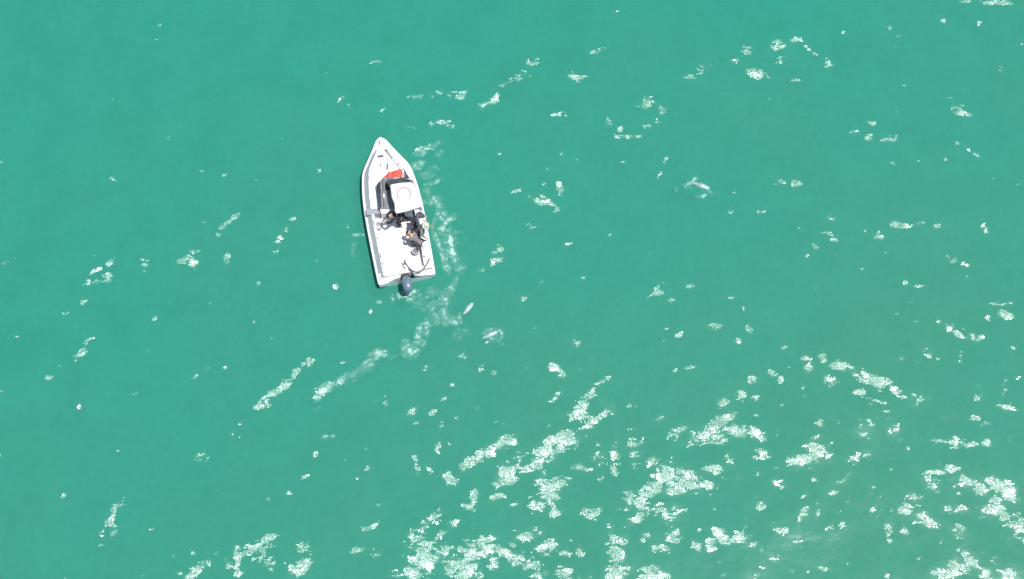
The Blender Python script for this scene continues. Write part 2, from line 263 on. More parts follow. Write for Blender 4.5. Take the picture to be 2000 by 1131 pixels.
# ---------------- foam of the wake ----------------
FM = [(815,322,12,7,30,.9),(822,300,10,4,20,.6),(838,287,22,3,25,.7),(832,342,14,8,0,.5),(845,357,16,3,25,.6),(845,392,12,7,20,.9),(833,375,10,14,0,.35),(857,402,9,5,0,.6),(860,420,10,9,0,.7),
(876,428,13,4,35,.9),(862,447,5,13,-10,.9),(880,468,4,18,8,1),(870,455,12,12,0,.45),(852,470,4,24,20,.9),(882,490,5,16,10,1),(864,498,4,20,25,.85),(874,480,16,22,0,.4),(888,506,6,10,0,.8),(872,520,4,14,15,.7),(897,522,9,12,0,.45),
(848,572,16,7,0,.5),(880,562,6,20,-25,.7),(868,585,10,12,0,.8),(843,600,14,10,0,.5),(820,592,14,12,0,.35),(868,618,7,14,0,.8),(880,627,12,7,20,.9),(850,622,9,12,0,.65),(833,640,6,14,0,.6),(845,600,5,9,0,.7),(818,650,5,12,0,.8),(820,668,8,7,0,.7),
(800,685,13,12,-20,.95),(793,672,6,8,0,.7),(765,695,12,6,10,.3),(738,692,13,8,20,.95),(718,712,12,6,30,.9),(693,727,16,4,30,.7),(665,742,16,5,40,.7),(640,762,16,6,40,.75),(622,778,8,4,50,.8),(700,735,50,8,33,.25),
(795,574,16,4,15,.95),(784,572,6,3,20,.7),(815,580,14,8,0,.35),(698,461,10,1.5,2,.9),(691,488,2,16,0,.45),(693,470,6,9,0,.25),(906,646,14,10,20,.3),(892,655,10,9,0,.35),(742,590,4,3,0,.8),(800,585,3,3,0,1),(765,583,2,7,0,.6),
(855,300,8,4,20,.5),(905,447,0,0,0,0),(845,330,10,6,0,.35),(850,440,10,18,0,.3),(885,470,22,40,10,.28),(860,600,32,34,0,.26),
(1357,352,4,2,40,.9),(1346,357,5,3,0,.6),(1372,382,9,2,0,.8),(1388,375,6,2,-30,.6),(1323,370,2,4,-20,.4),(1340,362,14,5,0,.3),(1365,366,30,9,-20,.22),
(956,643,8,2,15,.8),(966,663,9,2,0,.6),(977,652,2,7,20,.8),(974,665,6,2,40,.6),(952,650,9,3,20,.5),(960,655,26,14,20,.3),(913,604,20,9,52,.22),(980,673,5,2,0,.5),(890,628,7,5,0,.8),(896,618,4,7,0,.7)]
fs = .03; cr = [at(680, 270), at(1000, 800)]
def foam_patch(x0, x1, y0, y1):
    fx = np.arange(x0, x1, fs); fy = np.arange(y0, y1, fs); ax, ay = np.meshgrid(fx, fy, indexing='ij')
    f = blobs(FM, ax, ay, .25, .8)
    lace = vn2.fbm(ax*9+100, ay*9+100, 2); lace2 = vn.fbm(ax*1.8+50, ay*1.8+50, 3)
    a = .5*np.clip((f*(.3+1.2*lace2)-.10)*1.2, 0, 1)*np.clip((lace+.16*f-.63)*9, 0, 1)+.18*np.clip(f-.1, 0, 1)
    return ax, ay, np.clip(a, 0, .97)
coL, qL, aL, off = [], [], [], 0
a0, a1 = at(600, 800), at(930, 800); t0 = at(600, 270)
p0, p1 = at(1310, 390), at(1400, 340); e1 = at(1000, 270)
for (x0, x1, y0, y1) in [(a0.x, e1.x, a0.y, t0.y), (p0.x, p1.x, p0.y, p1.y)]:
    ax, ay, al = foam_patch(x0, x1, y0, y1); az = swell(ax, ay)+.006
    m_, k_ = ax.shape; I = np.arange(m_*k_).reshape(m_, k_)
    mx4 = np.maximum(np.maximum(al[:-1, :-1], al[1:, :-1]), np.maximum(al[1:, 1:], al[:-1, 1:]))
    Q = np.stack([I[:-1, :-1], I[1:, :-1], I[1:, 1:], I[:-1, 1:]], -1)[mx4 > .03]
    u_, inv = np.unique(Q, return_inverse=True)
    coL.append(np.stack([ax, ay, az], -1).reshape(-1, 3)[u_]); aL.append(al.ravel()[u_]); qL.append(inv.reshape(-1, 4)+off); off += len(u_)
fm = bpy.data.materials.new('foam'); fm.use_nodes = True; n = fm.node_tree; L = n.links.new
P = n.nodes['Principled BSDF']; P.inputs['Base Color'].default_value = (.50, .78, .69, 1); P.inputs['Roughness'].default_value = .9
aa = n.nodes.new('ShaderNodeAttribute'); aa.attribute_name = 'cover'; L(aa.outputs['Fac'], P.inputs['Alpha'])
foam = link('foam', np_mesh('foam', np.vstack(coL), np.vstack(qL), {'cover': np.concatenate(aL)}), fm); foam['kind'] = 'stuff'
tag(foam, 'thin mint white foam trailing from the boat and around the dolphins', 'foam')

# ---------------- mesh helpers ----------------
def bm_obj(name, bm, m, parent=None, smooth=False, bevel=0, sub=0):
    bmesh.ops.recalc_face_normals(bm, faces=bm.faces)
    me = bpy.data.meshes.new(name); bm.to_mesh(me); bm.free()
    if smooth:
        for p in me.polygons: p.use_smooth = True
    o = link(name, me, m, parent)
    if bevel:
        b = o.modifiers.new('bevel', 'BEVEL'); b.width = bevel; b.segments = 2; b.limit_method = 'ANGLE'
    if sub: s = o.modifiers.new('sub', 'SUBSURF'); s.levels = s.render_levels = sub
    return o
def box(bm, x0, x1, y0, y1, z0, z1, top=0, sk=(0, 0)):
    v = [bm.verts.new((x, y, z0)) for x, y in ((x0, y0), (x1, y0), (x1, y1), (x0, y1))]
    v += [bm.verts.new((x+sk[0], y+sk[1], z1)) for x, y in ((x0+top, y0+top), (x1-top, y0+top), (x1-top, y1-top), (x0+top, y1-top))]
    for f in ((3, 2, 1, 0), (4, 5, 6, 7), (0, 1, 5, 4), (1, 2, 6, 5), (2, 3, 7, 6), (3, 0, 4, 7)): bm.faces.new([v[i] for i in f])
def prism(bm, pts, z0, z1, inset=0, top=None):
    "solid from a plan outline; optional different top outline"
    tp = top or pts; zt = z1 if callable(z1) else (lambda x, y: z1)
    a = [bm.verts.new((x, y, z0)) for x, y in pts]; b = [bm.verts.new((x, y, zt(x, y))) for x, y in tp]
    k = len(pts); bm.faces.new(a[::-1]); bm.faces.new(b)
    for i in range(k): bm.faces.new([a[i], a[(i+1) % k], b[(i+1) % k], b[i]])
def tube(bm, pts, r, seg=8, cap=True):
    pts = [Vector(p) for p in pts]; rings = []; prev = None
    for i, p in enumerate(pts):
        d = (pts[min(i+1, len(pts)-1)]-pts[max(i-1, 0)]).normalized()
        up = Vector((0, 0, 1)) if abs(d.z) < .9 else Vector((1, 0, 0))
        s = d.cross(up).normalized() if prev is None else (prev-d*prev.dot(d)).normalized(); prev = s; t = s.cross(d)
        rr = r[i] if isinstance(r, (list, tuple)) else r
        rings.append([bm.verts.new(p+(s*math.cos(a)+t*math.sin(a))*rr) for a in [2*math.pi*k/seg for k in range(seg)]])
    for a, b in zip(rings, rings[1:]):
        for k in range(seg): bm.faces.new([a[k], a[(k+1) % seg], b[(k+1) % seg], b[k]])
    if cap: bm.faces.new(rings[0][::-1]); bm.faces.new(rings[-1])
def disc(bm, cx, cy, z0, z1, r, seg=28, rt=None):
    prism(bm, [(cx+r*math.cos(2*math.pi*k/seg), cy+r*math.sin(2*math.pi*k/seg)) for k in range(seg)], z0, z1,
          top=[(cx+(rt or r)*math.cos(2*math.pi*k/seg), cy+(rt or r)*math.sin(2*math.pi*k/seg)) for k in range(seg)])

# ---------------- the boat ----------------
S_ = at(794, 545, .5); B_ = at(742, 270, .62); LB = (B_-S_).xy.length
ang = math.atan2(-(B_.x-S_.x), B_.y-S_.y)
boat = bpy.data.objects.new('motorboat', None); C.objects.link(boat); boat.location = (S_.x, S_.y, 0); boat.rotation_euler = (0, R(1.5), ang)
tag(boat, 'white motorboat with offset hardtop and outboard engine lying on the green sea', 'boat')
BW = Matrix.Translation(boat.location) @ boat.rotation_euler.to_matrix().to_4x4()
BI = BW.inverted()
def bl(px, py, z):
    "pixel -> boat frame (starboard, forward) at height z"
    p = BI @ at(px, py, z); return p.x, p.y
K = LB/6.42
HB = [(0, 1.25), (.5, 1.27), (1.5, 1.29), (2.5, 1.30), (3.3, 1.29), (3.9, 1.25), (4.35, 1.19), (4.75, 1.12), (4.98, 1.05), (5.2, .93), (5.6, .66), (6.0, .40), (6.2, .28), (6.33, .19), (6.40, .08), (6.42, .005)]
def hb(u):
    u = u/K
    for (a, b), (c, d) in zip(HB, HB[1:]):
        if a <= u <= c: return b+(d-b)*(u-a)/(c-a)
    return HB[-1][1]
US = sorted(set([p[0]*K for p in HB]+[K*k*.25 for k in range(26)]))
UF = 4.35*K      # cockpit / cabin split is at 3.05
def sheer(u): return .10*(u/LB)**2
# hull shell: outer bottom, topsides, sloped coaming
bm = bmesh.new(); rows = []
for u in US:
    h = hb(u); f = u/LB; zs = sheer(u); keel = -.38+.55*max(0, (f-.72)/.28)**2; ch = h*(.90-.25*f*f)
    rows.append([bm.verts.new(p) for p in [(0, u, keel), (ch*.5, u, keel+.16), (ch, u, .02+.22*f*f), (h*.985, u, .38+zs), (h, u, .47+zs)]])
for s in (1, -1):
    rr = rows if s == 1 else [[r[0]]+[bm.verts.new((-v.co.x, v.co.y, v.co.z)) for v in r[1:]] for r in rows]
    for a, b in zip(rr, rr[1:]):
        for k in range(4): bm.faces.new([a[k], b[k], b[k+1], a[k+1]])
    if s == 1: st = rr[0]
    else: bm.faces.new([rr[0][4], rr[0][3], rr[0][2], rr[0][1], rr[0][0], st[1], st[2], st[3], st[4]])
bm_obj('hull', bm, M['white'], boat)
# rub rail all round, the outermost white line
def rimpts(inset, z, u1=None, dz=0):
    pts = [(max(hb(u)-inset, 0.0), u, z+sheer(u)) for u in US if u <= (u1 or LB)]
    return pts
def side_strip(bm, i0, z0, i1, z1, ua=0, ub=None, s=1, endfn=None):
    "sloped strip between two insets from the rim"
    ub = ub or LB; prev = None
    for u in [ua]+[x for x in US if ua < x < ub]+[ub]:
        h = hb(u); a = max(h-i0, 0.0); b = max(h-i1, 0.0)
        v = (bm.verts.new((s*a, u-(0 if a > 0 else 0), z0+sheer(u))), bm.verts.new((s*b, u, z1+sheer(u))))
        if prev: bm.faces.new([prev[0], v[0], v[1], prev[1]])
        prev = v
bm = bmesh.new()
rail = [(-x, y, z) for x, y, z in rimpts(.02, .47)]+[(x, y, z) for x, y, z in rimpts(.02, .47)][::-1][1:]
tube(bm, rail, .058, 8)
bm_obj('rub_rail', bm, M['white'], boat, smooth=True)
UT = 5.85*K
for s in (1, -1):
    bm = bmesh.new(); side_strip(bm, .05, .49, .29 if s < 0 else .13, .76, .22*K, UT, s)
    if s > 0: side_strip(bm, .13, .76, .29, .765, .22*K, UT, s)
    bm_obj('coaming', bm, M['port_shade' if s < 0 else 'white'], boat)  # port side coloured as shaded, sunlit starboard side kept white
    bm = bmesh.new()
    ue = 3.02*K
    side_strip(bm, .29, .76, .40, .765, .22*K, ue, s); side_strip(bm, .40, .765, .42, .30, .22*K, ue, s)
    bm_obj('gunwale', bm, M['white'], boat)
# cockpit floor
bm = bmesh.new(); pf = [(hb(u)-.41, u) for u in US if .22*K <= u <= 3.1*K]; pf = [(pf[0][0], .22*K)]+pf
prism(bm, pf+[(-x, y) for x, y in pf[::-1]], .12, .30)
bm_obj('cockpit_floor', bm, M['deck'], boat)
# stern: transom box with two platform corners and an engine well between
bm = bmesh.new(); y0 = .22*K
prism(bm, [(-1.24, -.06), (-.86, -.03), (-.56, .09), (-.30, .12), (-.22, y0), (-1.24, y0)], .16, .52)
prism(bm, [(.30, y0), (.36, .10), (.66, .03), (1.24, -.02), (1.25, y0)], .16, .52)
box(bm, -1.20, 1.20, y0, y0+.22, .29, .62, .02)
bm_obj('stern_platform', bm, M['deck'], boat, bevel=.02)
# curved dark rail round the well
bm = bmesh.new(); zz = .80
pl = [bl(px, py, zz) for px, py in ((790, 509), (792, 514), (797, 521), (803, 527), (812, 532), (820, 531), (827, 525), (834, 515), (838, 506))]
pl = [(x, y, zz) for x, y in pl]; tube(bm, [(pl[0][0], pl[0][1], .32)]+pl+[(pl[-1][0], pl[-1][1], .5)], .034, 8)
bm_obj('stern_rail', bm, M['hose'], boat, smooth=True)
# foredeck
bm = bmesh.new(); ZD = .74
pf = [(hb(u)-.29, u) for u in US if 3.05*K <= u <= 5.95*K and hb(u) > .31]
pf = [(max(hb(3.05*K)-.29, 0), 3.05*K)]+pf+[(.012, 6.12*K)]
prism(bm, pf+[(-x, y) for x, y in pf[::-1]], .20, lambda x, y: ZD+.01+sheer(y)+.05*(1-min(1, abs(x))**2))
bm_obj('foredeck', bm, M['deck'], boat, bevel=.015)
# bow cap
bm = bmesh.new(); pf = [(hb(u)-.05, u) for u in US if 5.7*K <= u <= 6.40*K and hb(u) > .06]
prism(bm, pf+[(-x, y) for x, y in pf[::-1]], .45, lambda x, y: .59+.10*(y/LB)**2+.10*(1-min(1, abs(x)*2)))
bm_obj('bow_cap', bm, M['white'], boat, bevel=.02)
# anchor well panel, anchor, cleats
bm = bmesh.new(); wp = [bl(px, py, .9) for px, py in ((737, 291), (748, 287), (766, 307), (763, 313), (736, 310))]
prism(bm, wp, .80, .895); bm_obj('anchor_locker', bm, M['pink'], boat, bevel=.015)
x, y = bl(741.5, 279, .85); bm = bmesh.new(); box(bm, x-.03, x+.03, y-.18, y+.2, .7, .84, .005); box(bm, x-.09, x+.09, y-.19, y-.13, .72, .84, .01)
bm_obj('bow_roller', bm, M['steel'], boat, bevel=.01)
for (px, py, a, b) in ((743.5, 304.5, .10, .05), (753.5, 293, .04, .04)):
    x, y = bl(px, py, .95); bm = bmesh.new(); box(bm, x-a, x+a, y-b, y+b, .89, .95, .01); tube(bm, [(x-a*1.3, y, .97), (x+a*1.3, y, .97)], .025)
    bm_obj('cleat', bm, M['hose'], boat)
# round fore hatch with handle
hx, hy = bl(749, 325, .95); bm = bmesh.new(); disc(bm, hx, hy, .80, .90, .36, rt=.35); disc(bm, hx, hy, .895, .925, .31, rt=.29)
hatch = bm_obj('hatch', bm, M['white'], boat, bevel=.01)
x, y = bl(756.5, 325, .95); bm = bmesh.new(); tube(bm, [(x-.04, y-.13, .93), (x-.03, y-.12, .97), (x+.03, y+.12, .97), (x+.04, y+.13, .93)], .035)
bm_obj('handle', bm, M['hose'], hatch)
x, y = bl(743, 321.5, .95); bm = bmesh.new(); box(bm, x-.03, x+.03, y-.07, y+.07, .92, .96, .01); bm_obj('hinge', bm, M['hose'], hatch)
# low starboard bow rail
bm = bmesh.new(); br = [bl(px, py, 1.05) for px, py in ((756, 294), (765, 306), (777, 318), (785, 329), (792, 341))]
br = [(x, y, 1.05) for x, y in br]; tube(bm, [(br[0][0], br[0][1], .8)]+br+[(br[-1][0], br[-1][1], .8)], .02)
for b in br[1:-1]: tube(bm, [b, (b[0], b[1], .8)], .016)
bm_obj('bow_rail', bm, M['steel'], boat, smooth=True)
# dark side channel to starboard of the cabin front
bm = bmesh.new(); wp = [bl(px, py, .84) for px, py in ((786, 329), (789, 330), (803, 352), (806, 358), (796, 358), (790, 341))]
prism(bm, wp, .80, .85); bm_obj('side_window', bm, M['glass'], boat)
# cabin trunk (port half) : raised coach roof with smoked panels
ZC = 1.12
def poly(pxs, z): return [bl(px, py, z) for px, py in pxs]
def scaled(pts, k, dx=0, dy=0):
    cx = sum(p[0] for p in pts)/len(pts); cy = sum(p[1] for p in pts)/len(pts)
    return [(cx+(x-cx)*k+dx, cy+(y-cy)*k+dy) for x, y in pts]
bm = bmesh.new(); tr_ = poly([(737, 361), (748, 346), (806, 350), (822, 402), (772, 407), (741, 407)], ZC)
prism(bm, scaled(tr_, 1.06), .5, ZC, top=tr_); cabin = bm_obj('cabin', bm, M['smoke'], boat, bevel=.02)
bm = bmesh.new(); prism(bm, poly([(735.5, 361), (743, 353), (745, 406), (741, 407)], ZC), 1.0, ZC+.03); bm_obj('window', bm, M['glass'], cabin)
bm = bmesh.new(); prism(bm, poly([(753, 357), (764, 353), (764, 368), (757, 372), (752, 371)], ZC), 1.0, ZC+.04); bm_obj('window', bm, M['dark'], cabin)
bm = bmesh.new()
for (xa, xb) in ((755, 758), (762, 764)):
    prism(bm, poly([(xa, 377), (xb, 377), (xb+2, 404), (xa+2, 404)], ZC), 1.0, ZC+.025)
bm_obj('roof_rib', bm, M['greydeck'], cabin)
bm = bmesh.new(); a_ = bl(748.5, 347, 1.3); b_ = bl(750.5, 404, 1.2); tube(bm, [(*a_, 1.25), (*b_, 1.20)], .03); bm_obj('strut', bm, M['steel'], cabin, smooth=True)
# windscreen, tilted dark glass in front of the hardtop
bm = bmesh.new(); lo = poly([(752, 354), (757, 348), (783, 343), (800, 347), (808, 358), (806, 362), (757, 366)], 1.15)
hi = poly([(757, 356), (762, 352), (784, 347), (800, 351), (806, 360), (806, 362), (760, 366)], 1.75)
prism(bm, lo, 1.1, 1.75, top=hi); wsn = bm_obj('windscreen', bm, M['glass'], boat, bevel=.02)
bm = bmesh.new(); c = [bl(px, py, 1.6) for px, py in ((756, 350.5), (770, 346.5), (783, 345), (802, 349.5))]; tube(bm, [(x, y, 1.52) for x, y in c], .022); bm_obj('windscreen_frame', bm, M['steel'], wsn, smooth=True)
# hardtop on posts
ZH = 2.05
ht = poly([(762, 362), (765, 359.5), (785, 356), (802, 355), (807, 358), (816, 378), (823, 400), (821, 403), (796, 411), (776, 416), (771.5, 414), (770, 397), (765, 385)], ZH)
bm = bmesh.new(); prism(bm, ht, ZH-.09, ZH-.02, top=ht)
prism(bm, scaled(ht, .985), ZH-.02, lambda x, y: ZH+.03, top=scaled(ht, .93))
hard = bm_obj('hardtop', bm, M['white'], boat, bevel=.015)
hx, hy = bl(789, 378, ZH+.05); bm = bmesh.new(); tube(bm, [(hx+.30*math.cos(a), hy+.30*math.sin(a), ZH+.03) for a in [R(t) for t in range(-60, 221, 14)]], .032); bm_obj('hatch_ring', bm, M['seal'], hard, smooth=True)
bm = bmesh.new(); disc(bm, hx, hy, ZH+.02, ZH+.06, .22, rt=.19); bm_obj('roof_hatch', bm, M['white'], hard, bevel=.01)
for px, py in ((765, 364), (804, 361), (819, 399), (774, 411)):
    x, y = bl(px, py, ZH); bm = bmesh.new(); tube(bm, [(x, y, .6), (x, y, ZH-.05)], .022); bm_obj('post', bm, M['steel'], hard, smooth=True)
# aft rail and rod rack behind the hardtop
bm = bmesh.new(); a_ = bl(795, 412, 2.0); b_ = bl(812, 406, 2.0); c_ = bl(820, 403, 2.0)
tube(bm, [(*a_, 1.96), (*b_, 1.98), (*c_, 1.98)], .03); bm_obj('rod_rack', bm, M['greydeck'], hard, smooth=True)
# low aft bulkhead of the cabin and the step below it
bm = bmesh.new(); prism(bm, poly([(742, 407), (772, 405), (776, 415), (744, 417)], 1.0), .3, 1.0); bm_obj('bulkhead', bm, M['white'], boat, bevel=.02)
bm = bmesh.new(); prism(bm, poly([(715, 408), (742, 407), (743, 417), (716, 421)], .80), .3, .80); bm_obj('side_step', bm, M['greydeck'], boat, bevel=.01)
bm = bmesh.new(); prism(bm, poly([(733, 418), (755, 416.5), (752, 425), (734, 422)], .45), .30, .45); bm_obj('cabin_step', bm, M['smoke'], boat, bevel=.01)
# helm seat post under the top, and a low bait bench at the stern
bm = bmesh.new(); x, y = bl(797, 414, .9); box(bm, x-.22, x+.22, y-.15, y+.15, .3, .95, .03); bm_obj('helm_seat', bm, M['white'], boat, bevel=.03)

for s, u in ((1, 1.1), (-1, 1.1), (1, 2.6), (-1, 2.6), (-1, 4.6)):
    x = s*(hb(u*K)-.33); bm = bmesh.new(); tube(bm, [(x, u*K-.11, .815), (x, u*K+.11, .815)], .018); box(bm, x-.02, x+.02, u*K-.04, u*K+.04, .765, .81); bm_obj('cleat', bm, M['steel'], boat)
for s, u in ((1, .75), (-1, .75), (1, 1.9), (-1, 1.9)):
    x = s*(hb(u*K)-.345); bm = bmesh.new(); disc(bm, x, u*K, .76, .785, .035, 14); bm_obj('rod_holder', bm, M['dark'], boat)
bm = bmesh.new()
for (x0, x1, y0, y1) in ((-.52, .02, 1.15, 1.17), (-.52, .02, 1.75, 1.77), (-.52, -.50, 1.17, 1.75), (0, .02, 1.17, 1.75), (-.78, .5, .56, .572)):
    box(bm, x0, x1, y0*K, y1*K, .29, .304)
bm_obj('floor_hatch_seam', bm, M['greydeck'], boat)
# outboard engine
ex, ey = bl(795, 552, .85); bm = bmesh.new()
prof = [(.44, .16, .30), (.60, .22, .36), (.80, .23, .37), (.95, .20, .33), (1.02, .12, .22), (1.04, .02, .05)]
rg = []
for z, hw, hl in prof:
    rg.append([bm.verts.new((ex+hw*math.copysign(abs(math.cos(a))**.75, math.cos(a)), ey-.05+hl*math.copysign(abs(math.sin(a))**.75, math.sin(a)), z)) for a in [2*math.pi*k/20 for k in range(20)]])
for a, b in zip(rg, rg[1:]):
    for k in range(20): bm.faces.new([a[k], a[(k+1) % 20], b[(k+1) % 20], b[k]])
bm.faces.new(rg[0][::-1]); bm.faces.new(rg[-1])
eng = bm_obj('outboard_engine', bm, M['engine'], boat, smooth=True)
bm = bmesh.new(); box(bm, ex-.10, ex+.10, ey-.20, ey+.16, -.5, .46, .0); box(bm, ex-.17, ex+.17, ey-.42, ey+.2, -.30, -.27); tube(bm, [(ex, ey+.15, -.58), (ex, ey-.2, -.58)], [.05, .07]); bm_obj('drive_leg', bm, M['engine'], eng, bevel=.02)
bm = bmesh.new(); box(bm, ex-.16, ex+.16, ey+.22, ey+.55, .30, .60, .03); bm_obj('engine_bracket', bm, M['dark'], eng, bevel=.02)
bm = bmesh.new()
for k in range(3):
    a = 2*math.pi*k/3; tube(bm, [(ex, ey-.23, -.58), (ex+.08*math.cos(a), ey-.24, -.58+.08*math.sin(a)), (ex+.17*math.cos(a), ey-.27, -.58+.17*math.sin(a))], [.02, .05, .02], 6)
bm_obj('propeller', bm, M['dark'], eng)

# ---------------- people ----------------
def skin_mesh(name, verts, edges, rad, m, parent, sub=2):
    me = bpy.data.meshes.new(name); me.from_pydata([tuple(v) for v in verts], edges, [])
    o = link(name, me, m, parent)
    sk = o.modifiers.new('skin', 'SKIN'); sk.use_smooth_shade = True; sk.branch_smoothing = .3
    me.skin_vertices.new() if not me.skin_vertices else None
    for i, r in enumerate(rad): me.skin_vertices[0].data[i].radius = (r[0], r[1]) if isinstance(r, tuple) else (r, r)
    me.skin_vertices[0].data[0].use_root = True
    s = o.modifiers.new('sub', 'SUBSURF'); s.levels = s.render_levels = sub
    return o
def person(px, py, zfloor, face, pose, cols, label, hat=None, anchor='pelvis'):
    "pose: joint name -> (forward, left, up) in metres from the floor under the person"
    T = {k: Vector(v) for k, v in pose.items()}
    a = T[anchor]; p = BI @ at(px, py, zfloor+a.z)
    root = bpy.data.objects.new('person', None); C.objects.link(root)
    rz = Matrix.Rotation(R(face), 4, 'Z'); d = rz @ Vector((a.x, a.y, 0))
    root.matrix_world = BW @ Matrix.Translation((p.x-d.x, p.y-d.y, zfloor)) @ rz
    tag(root, label, 'person')
    n_, e_, r_ = [], [], []
    def add(v, r, par=None):
        n_.append(Vector(v)); r_.append(r)
        if par is not None: e_.append((par, len(n_)-1))
        return len(n_)-1
    pel = add(T['pelvis'], (.14, .10)); mid = add(T['pelvis'].lerp(T['chest'], .5), (.125, .09), pel); ch = add(T['chest'], (.15, .10), mid)
    nk = add(T['chest'].lerp(T['head'], .5), .055, ch)
    hd0 = T['chest'].lerp(T['head'], .80); hd = add(hd0, .075, nk); h2 = add(T['head'], (.08, .09), hd)
    up = (T['head']-T['chest']).normalized(); h3 = add(T['head']+up*.08, .06, h2)
    look = T.get('look', Vector((1, 0, 0))); look = (look-up*look.dot(up)).normalized()
    for s, S in ((1, 'L'), (-1, 'R')):
        sh = add(T['chest']+Vector((0, s*.17, .03)), .062, ch); el = add(T['elbow'+S], .043, sh); ha = T['hand'+S]
        wr = add(ha, .028, el); fd = (ha-T['elbow'+S]).normalized(); sd_ = fd.cross(Vector((0, 0, 1)))
        sd_ = sd_.normalized() if sd_.length > .1 else Vector((0, 1, 0)); nrm = sd_.cross(fd)
        if nrm.z > 0: nrm = -nrm
        pa = add(ha+fd*.07, (.036, .018), wr)
        for k, ln in enumerate((.068, .078, .072, .055)):
            o_ = sd_*(.03-.02*k); f1 = add(ha+fd*.10+o_, .009, pa); f2 = add(ha+fd*(.10+ln*.55)+o_*1.1+nrm*.012, .0085, f1); add(ha+fd*(.10+ln*.85)+o_*1.1+nrm*.035, .007, f2)
        t1 = add(ha+fd*.04+sd_*s*.035, .011, wr); add(ha+fd*.08+sd_*s*.06+nrm*.012, .009, t1)
        hp = add(T['pelvis']+Vector((0, s*.09, -.04)), .085, pel); kn = add(T['knee'+S], .058, hp); an = add(T['foot'+S]+Vector((0, 0, .08)), .038, kn)
        add(T['foot'+S]+Vector((.12, 0, .03)), .03, an)
    skin_mesh('body', n_, e_, r_, M['skin'], root)
    # face: nose and eyes are small children of the body's owner
    for nm_, k1, k2, rr, m in (('nose', .095, .0, .013, 'skin'),):
        bm = bmesh.new(); c = T['head']+look*k1; bmesh.ops.create_icosphere(bm, subdivisions=1, radius=rr, matrix=Matrix.Translation(c)); bm_obj('nose', bm, M['skin'], root, smooth=True)
    for s in (1, -1):
        bm = bmesh.new(); c = T['head']+look*.083+up*.02+look.cross(up)*s*.03; bmesh.ops.create_icosphere(bm, subdivisions=1, radius=.012, matrix=Matrix.Translation(c)); bm_obj('eye', bm, M['dark'], root, smooth=True)
    # clothes: shells on the same skeleton
    def shell(nm, chain, m):
        vv, ee, rr, ix = [], [], [], {}
        for path in chain:
            last = None
            for key, v, r in path:
                if key not in ix: ix[key] = len(vv); vv.append(v); rr.append(r)
                if last is not None and last != ix[key]: ee.append((last, ix[key]))
                last = ix[key]
        return skin_mesh(nm, vv, ee, rr, m, root)
    pv, cv = T['pelvis'], T['chest']; mv = pv.lerp(cv, .5)
    ch_ = [[('p', pv+Vector((0, 0, .02)), (.165, .125)), ('m', mv, (.155, .12)), ('c', cv, (.175, .125)), ('n', cv.lerp(T['head'], .3), .075)]]
    for s, S in ((1, 'L'), (-1, 'R')):
        e1_ = T['elbow'+S]; hv = T['hand'+S]
        ch_.append([('c', cv, .17), ('s'+S, cv+Vector((0, s*.18, .03)), .082), ('e'+S, e1_, .062), ('h'+S, e1_.lerp(hv, cols.get('sleeve', .8)), .045)])
    shell(cols.get('topname', 'shirt'), ch_, M[cols['top']])
    ch_ = []
    for s, S in ((1, 'L'), (-1, 'R')):
        f_ = T['foot'+S]+Vector((0, 0, .10))
        ch_.append([('p', pv, (.155, .12)), ('q'+S, pv+Vector((0, s*.09, -.05)), .105), ('k'+S, T['knee'+S], .08), ('f'+S, T['knee'+S].lerp(f_, cols.get('leg', .95)), .055)])
    shell('trousers', ch_, M[cols['legs']])
    for S in 'LR':
        f_ = T['foot'+S]; bm = bmesh.new(); box(bm, f_.x-.09, f_.x+.19, f_.y-.05, f_.y+.05, f_.z+.004, f_.z+.085, .015); bm_obj('shoe', bm, M[cols.get('shoe', 'shoe')], root, bevel=.02)
    # hat or hair
    bm = bmesh.new(); c = T['head']+up*.055
    q_ = up.to_track_quat('Z', 'Y').to_matrix().to_4x4()
    bmesh.ops.create_icosphere(bm, subdivisions=3, radius=.115, matrix=Matrix.Translation(c-look*.012) @ q_ @ Matrix.Diagonal((.92, 1.0, .82, 1)))
    bmesh.ops.bisect_plane(bm, geom=bm.verts[:]+bm.edges[:]+bm.faces[:], plane_co=c-up*.02+look*.0, plane_no=(up+look*.35).normalized(), clear_inner=True)
    if hat == 'wide':
        mtx = Matrix.Translation(c-up*.01) @ q_; seg = 24
        ring1 = [bm.verts.new(mtx @ Vector((.09*math.cos(2*math.pi*k/seg), .09*math.sin(2*math.pi*k/seg), 0))) for k in range(seg)]
        ring2 = [bm.verts.new(mtx @ Vector((.19*math.cos(2*math.pi*k/seg), .19*math.sin(2*math.pi*k/seg), -.03+.01*math.sin(4*math.pi*k/seg)))) for k in range(seg)]
        for k in range(seg): bm.faces.new([ring1[k], ring1[(k+1) % seg], ring2[(k+1) % seg], ring2[k]])
    if hat == 'cap':
        mtx = c+look*.08; sdv = look.cross(up)
        vs_ = [bm.verts.new(mtx+sdv*.07), bm.verts.new(mtx+sdv*.05+look*.09), bm.verts.new(mtx-sdv*.05+look*.09), bm.verts.new(mtx-sdv*.07)]; bm.faces.new(vs_)
    o = bm_obj({'wide': 'sun_hat', 'cap': 'cap'}.get(hat, 'hair'), bm, M[cols.get('hat', 'hair')], root, smooth=True)
    sl = o.modifiers.new('thick', 'SOLIDIFY'); sl.thickness = .008
    return root
FL = .30
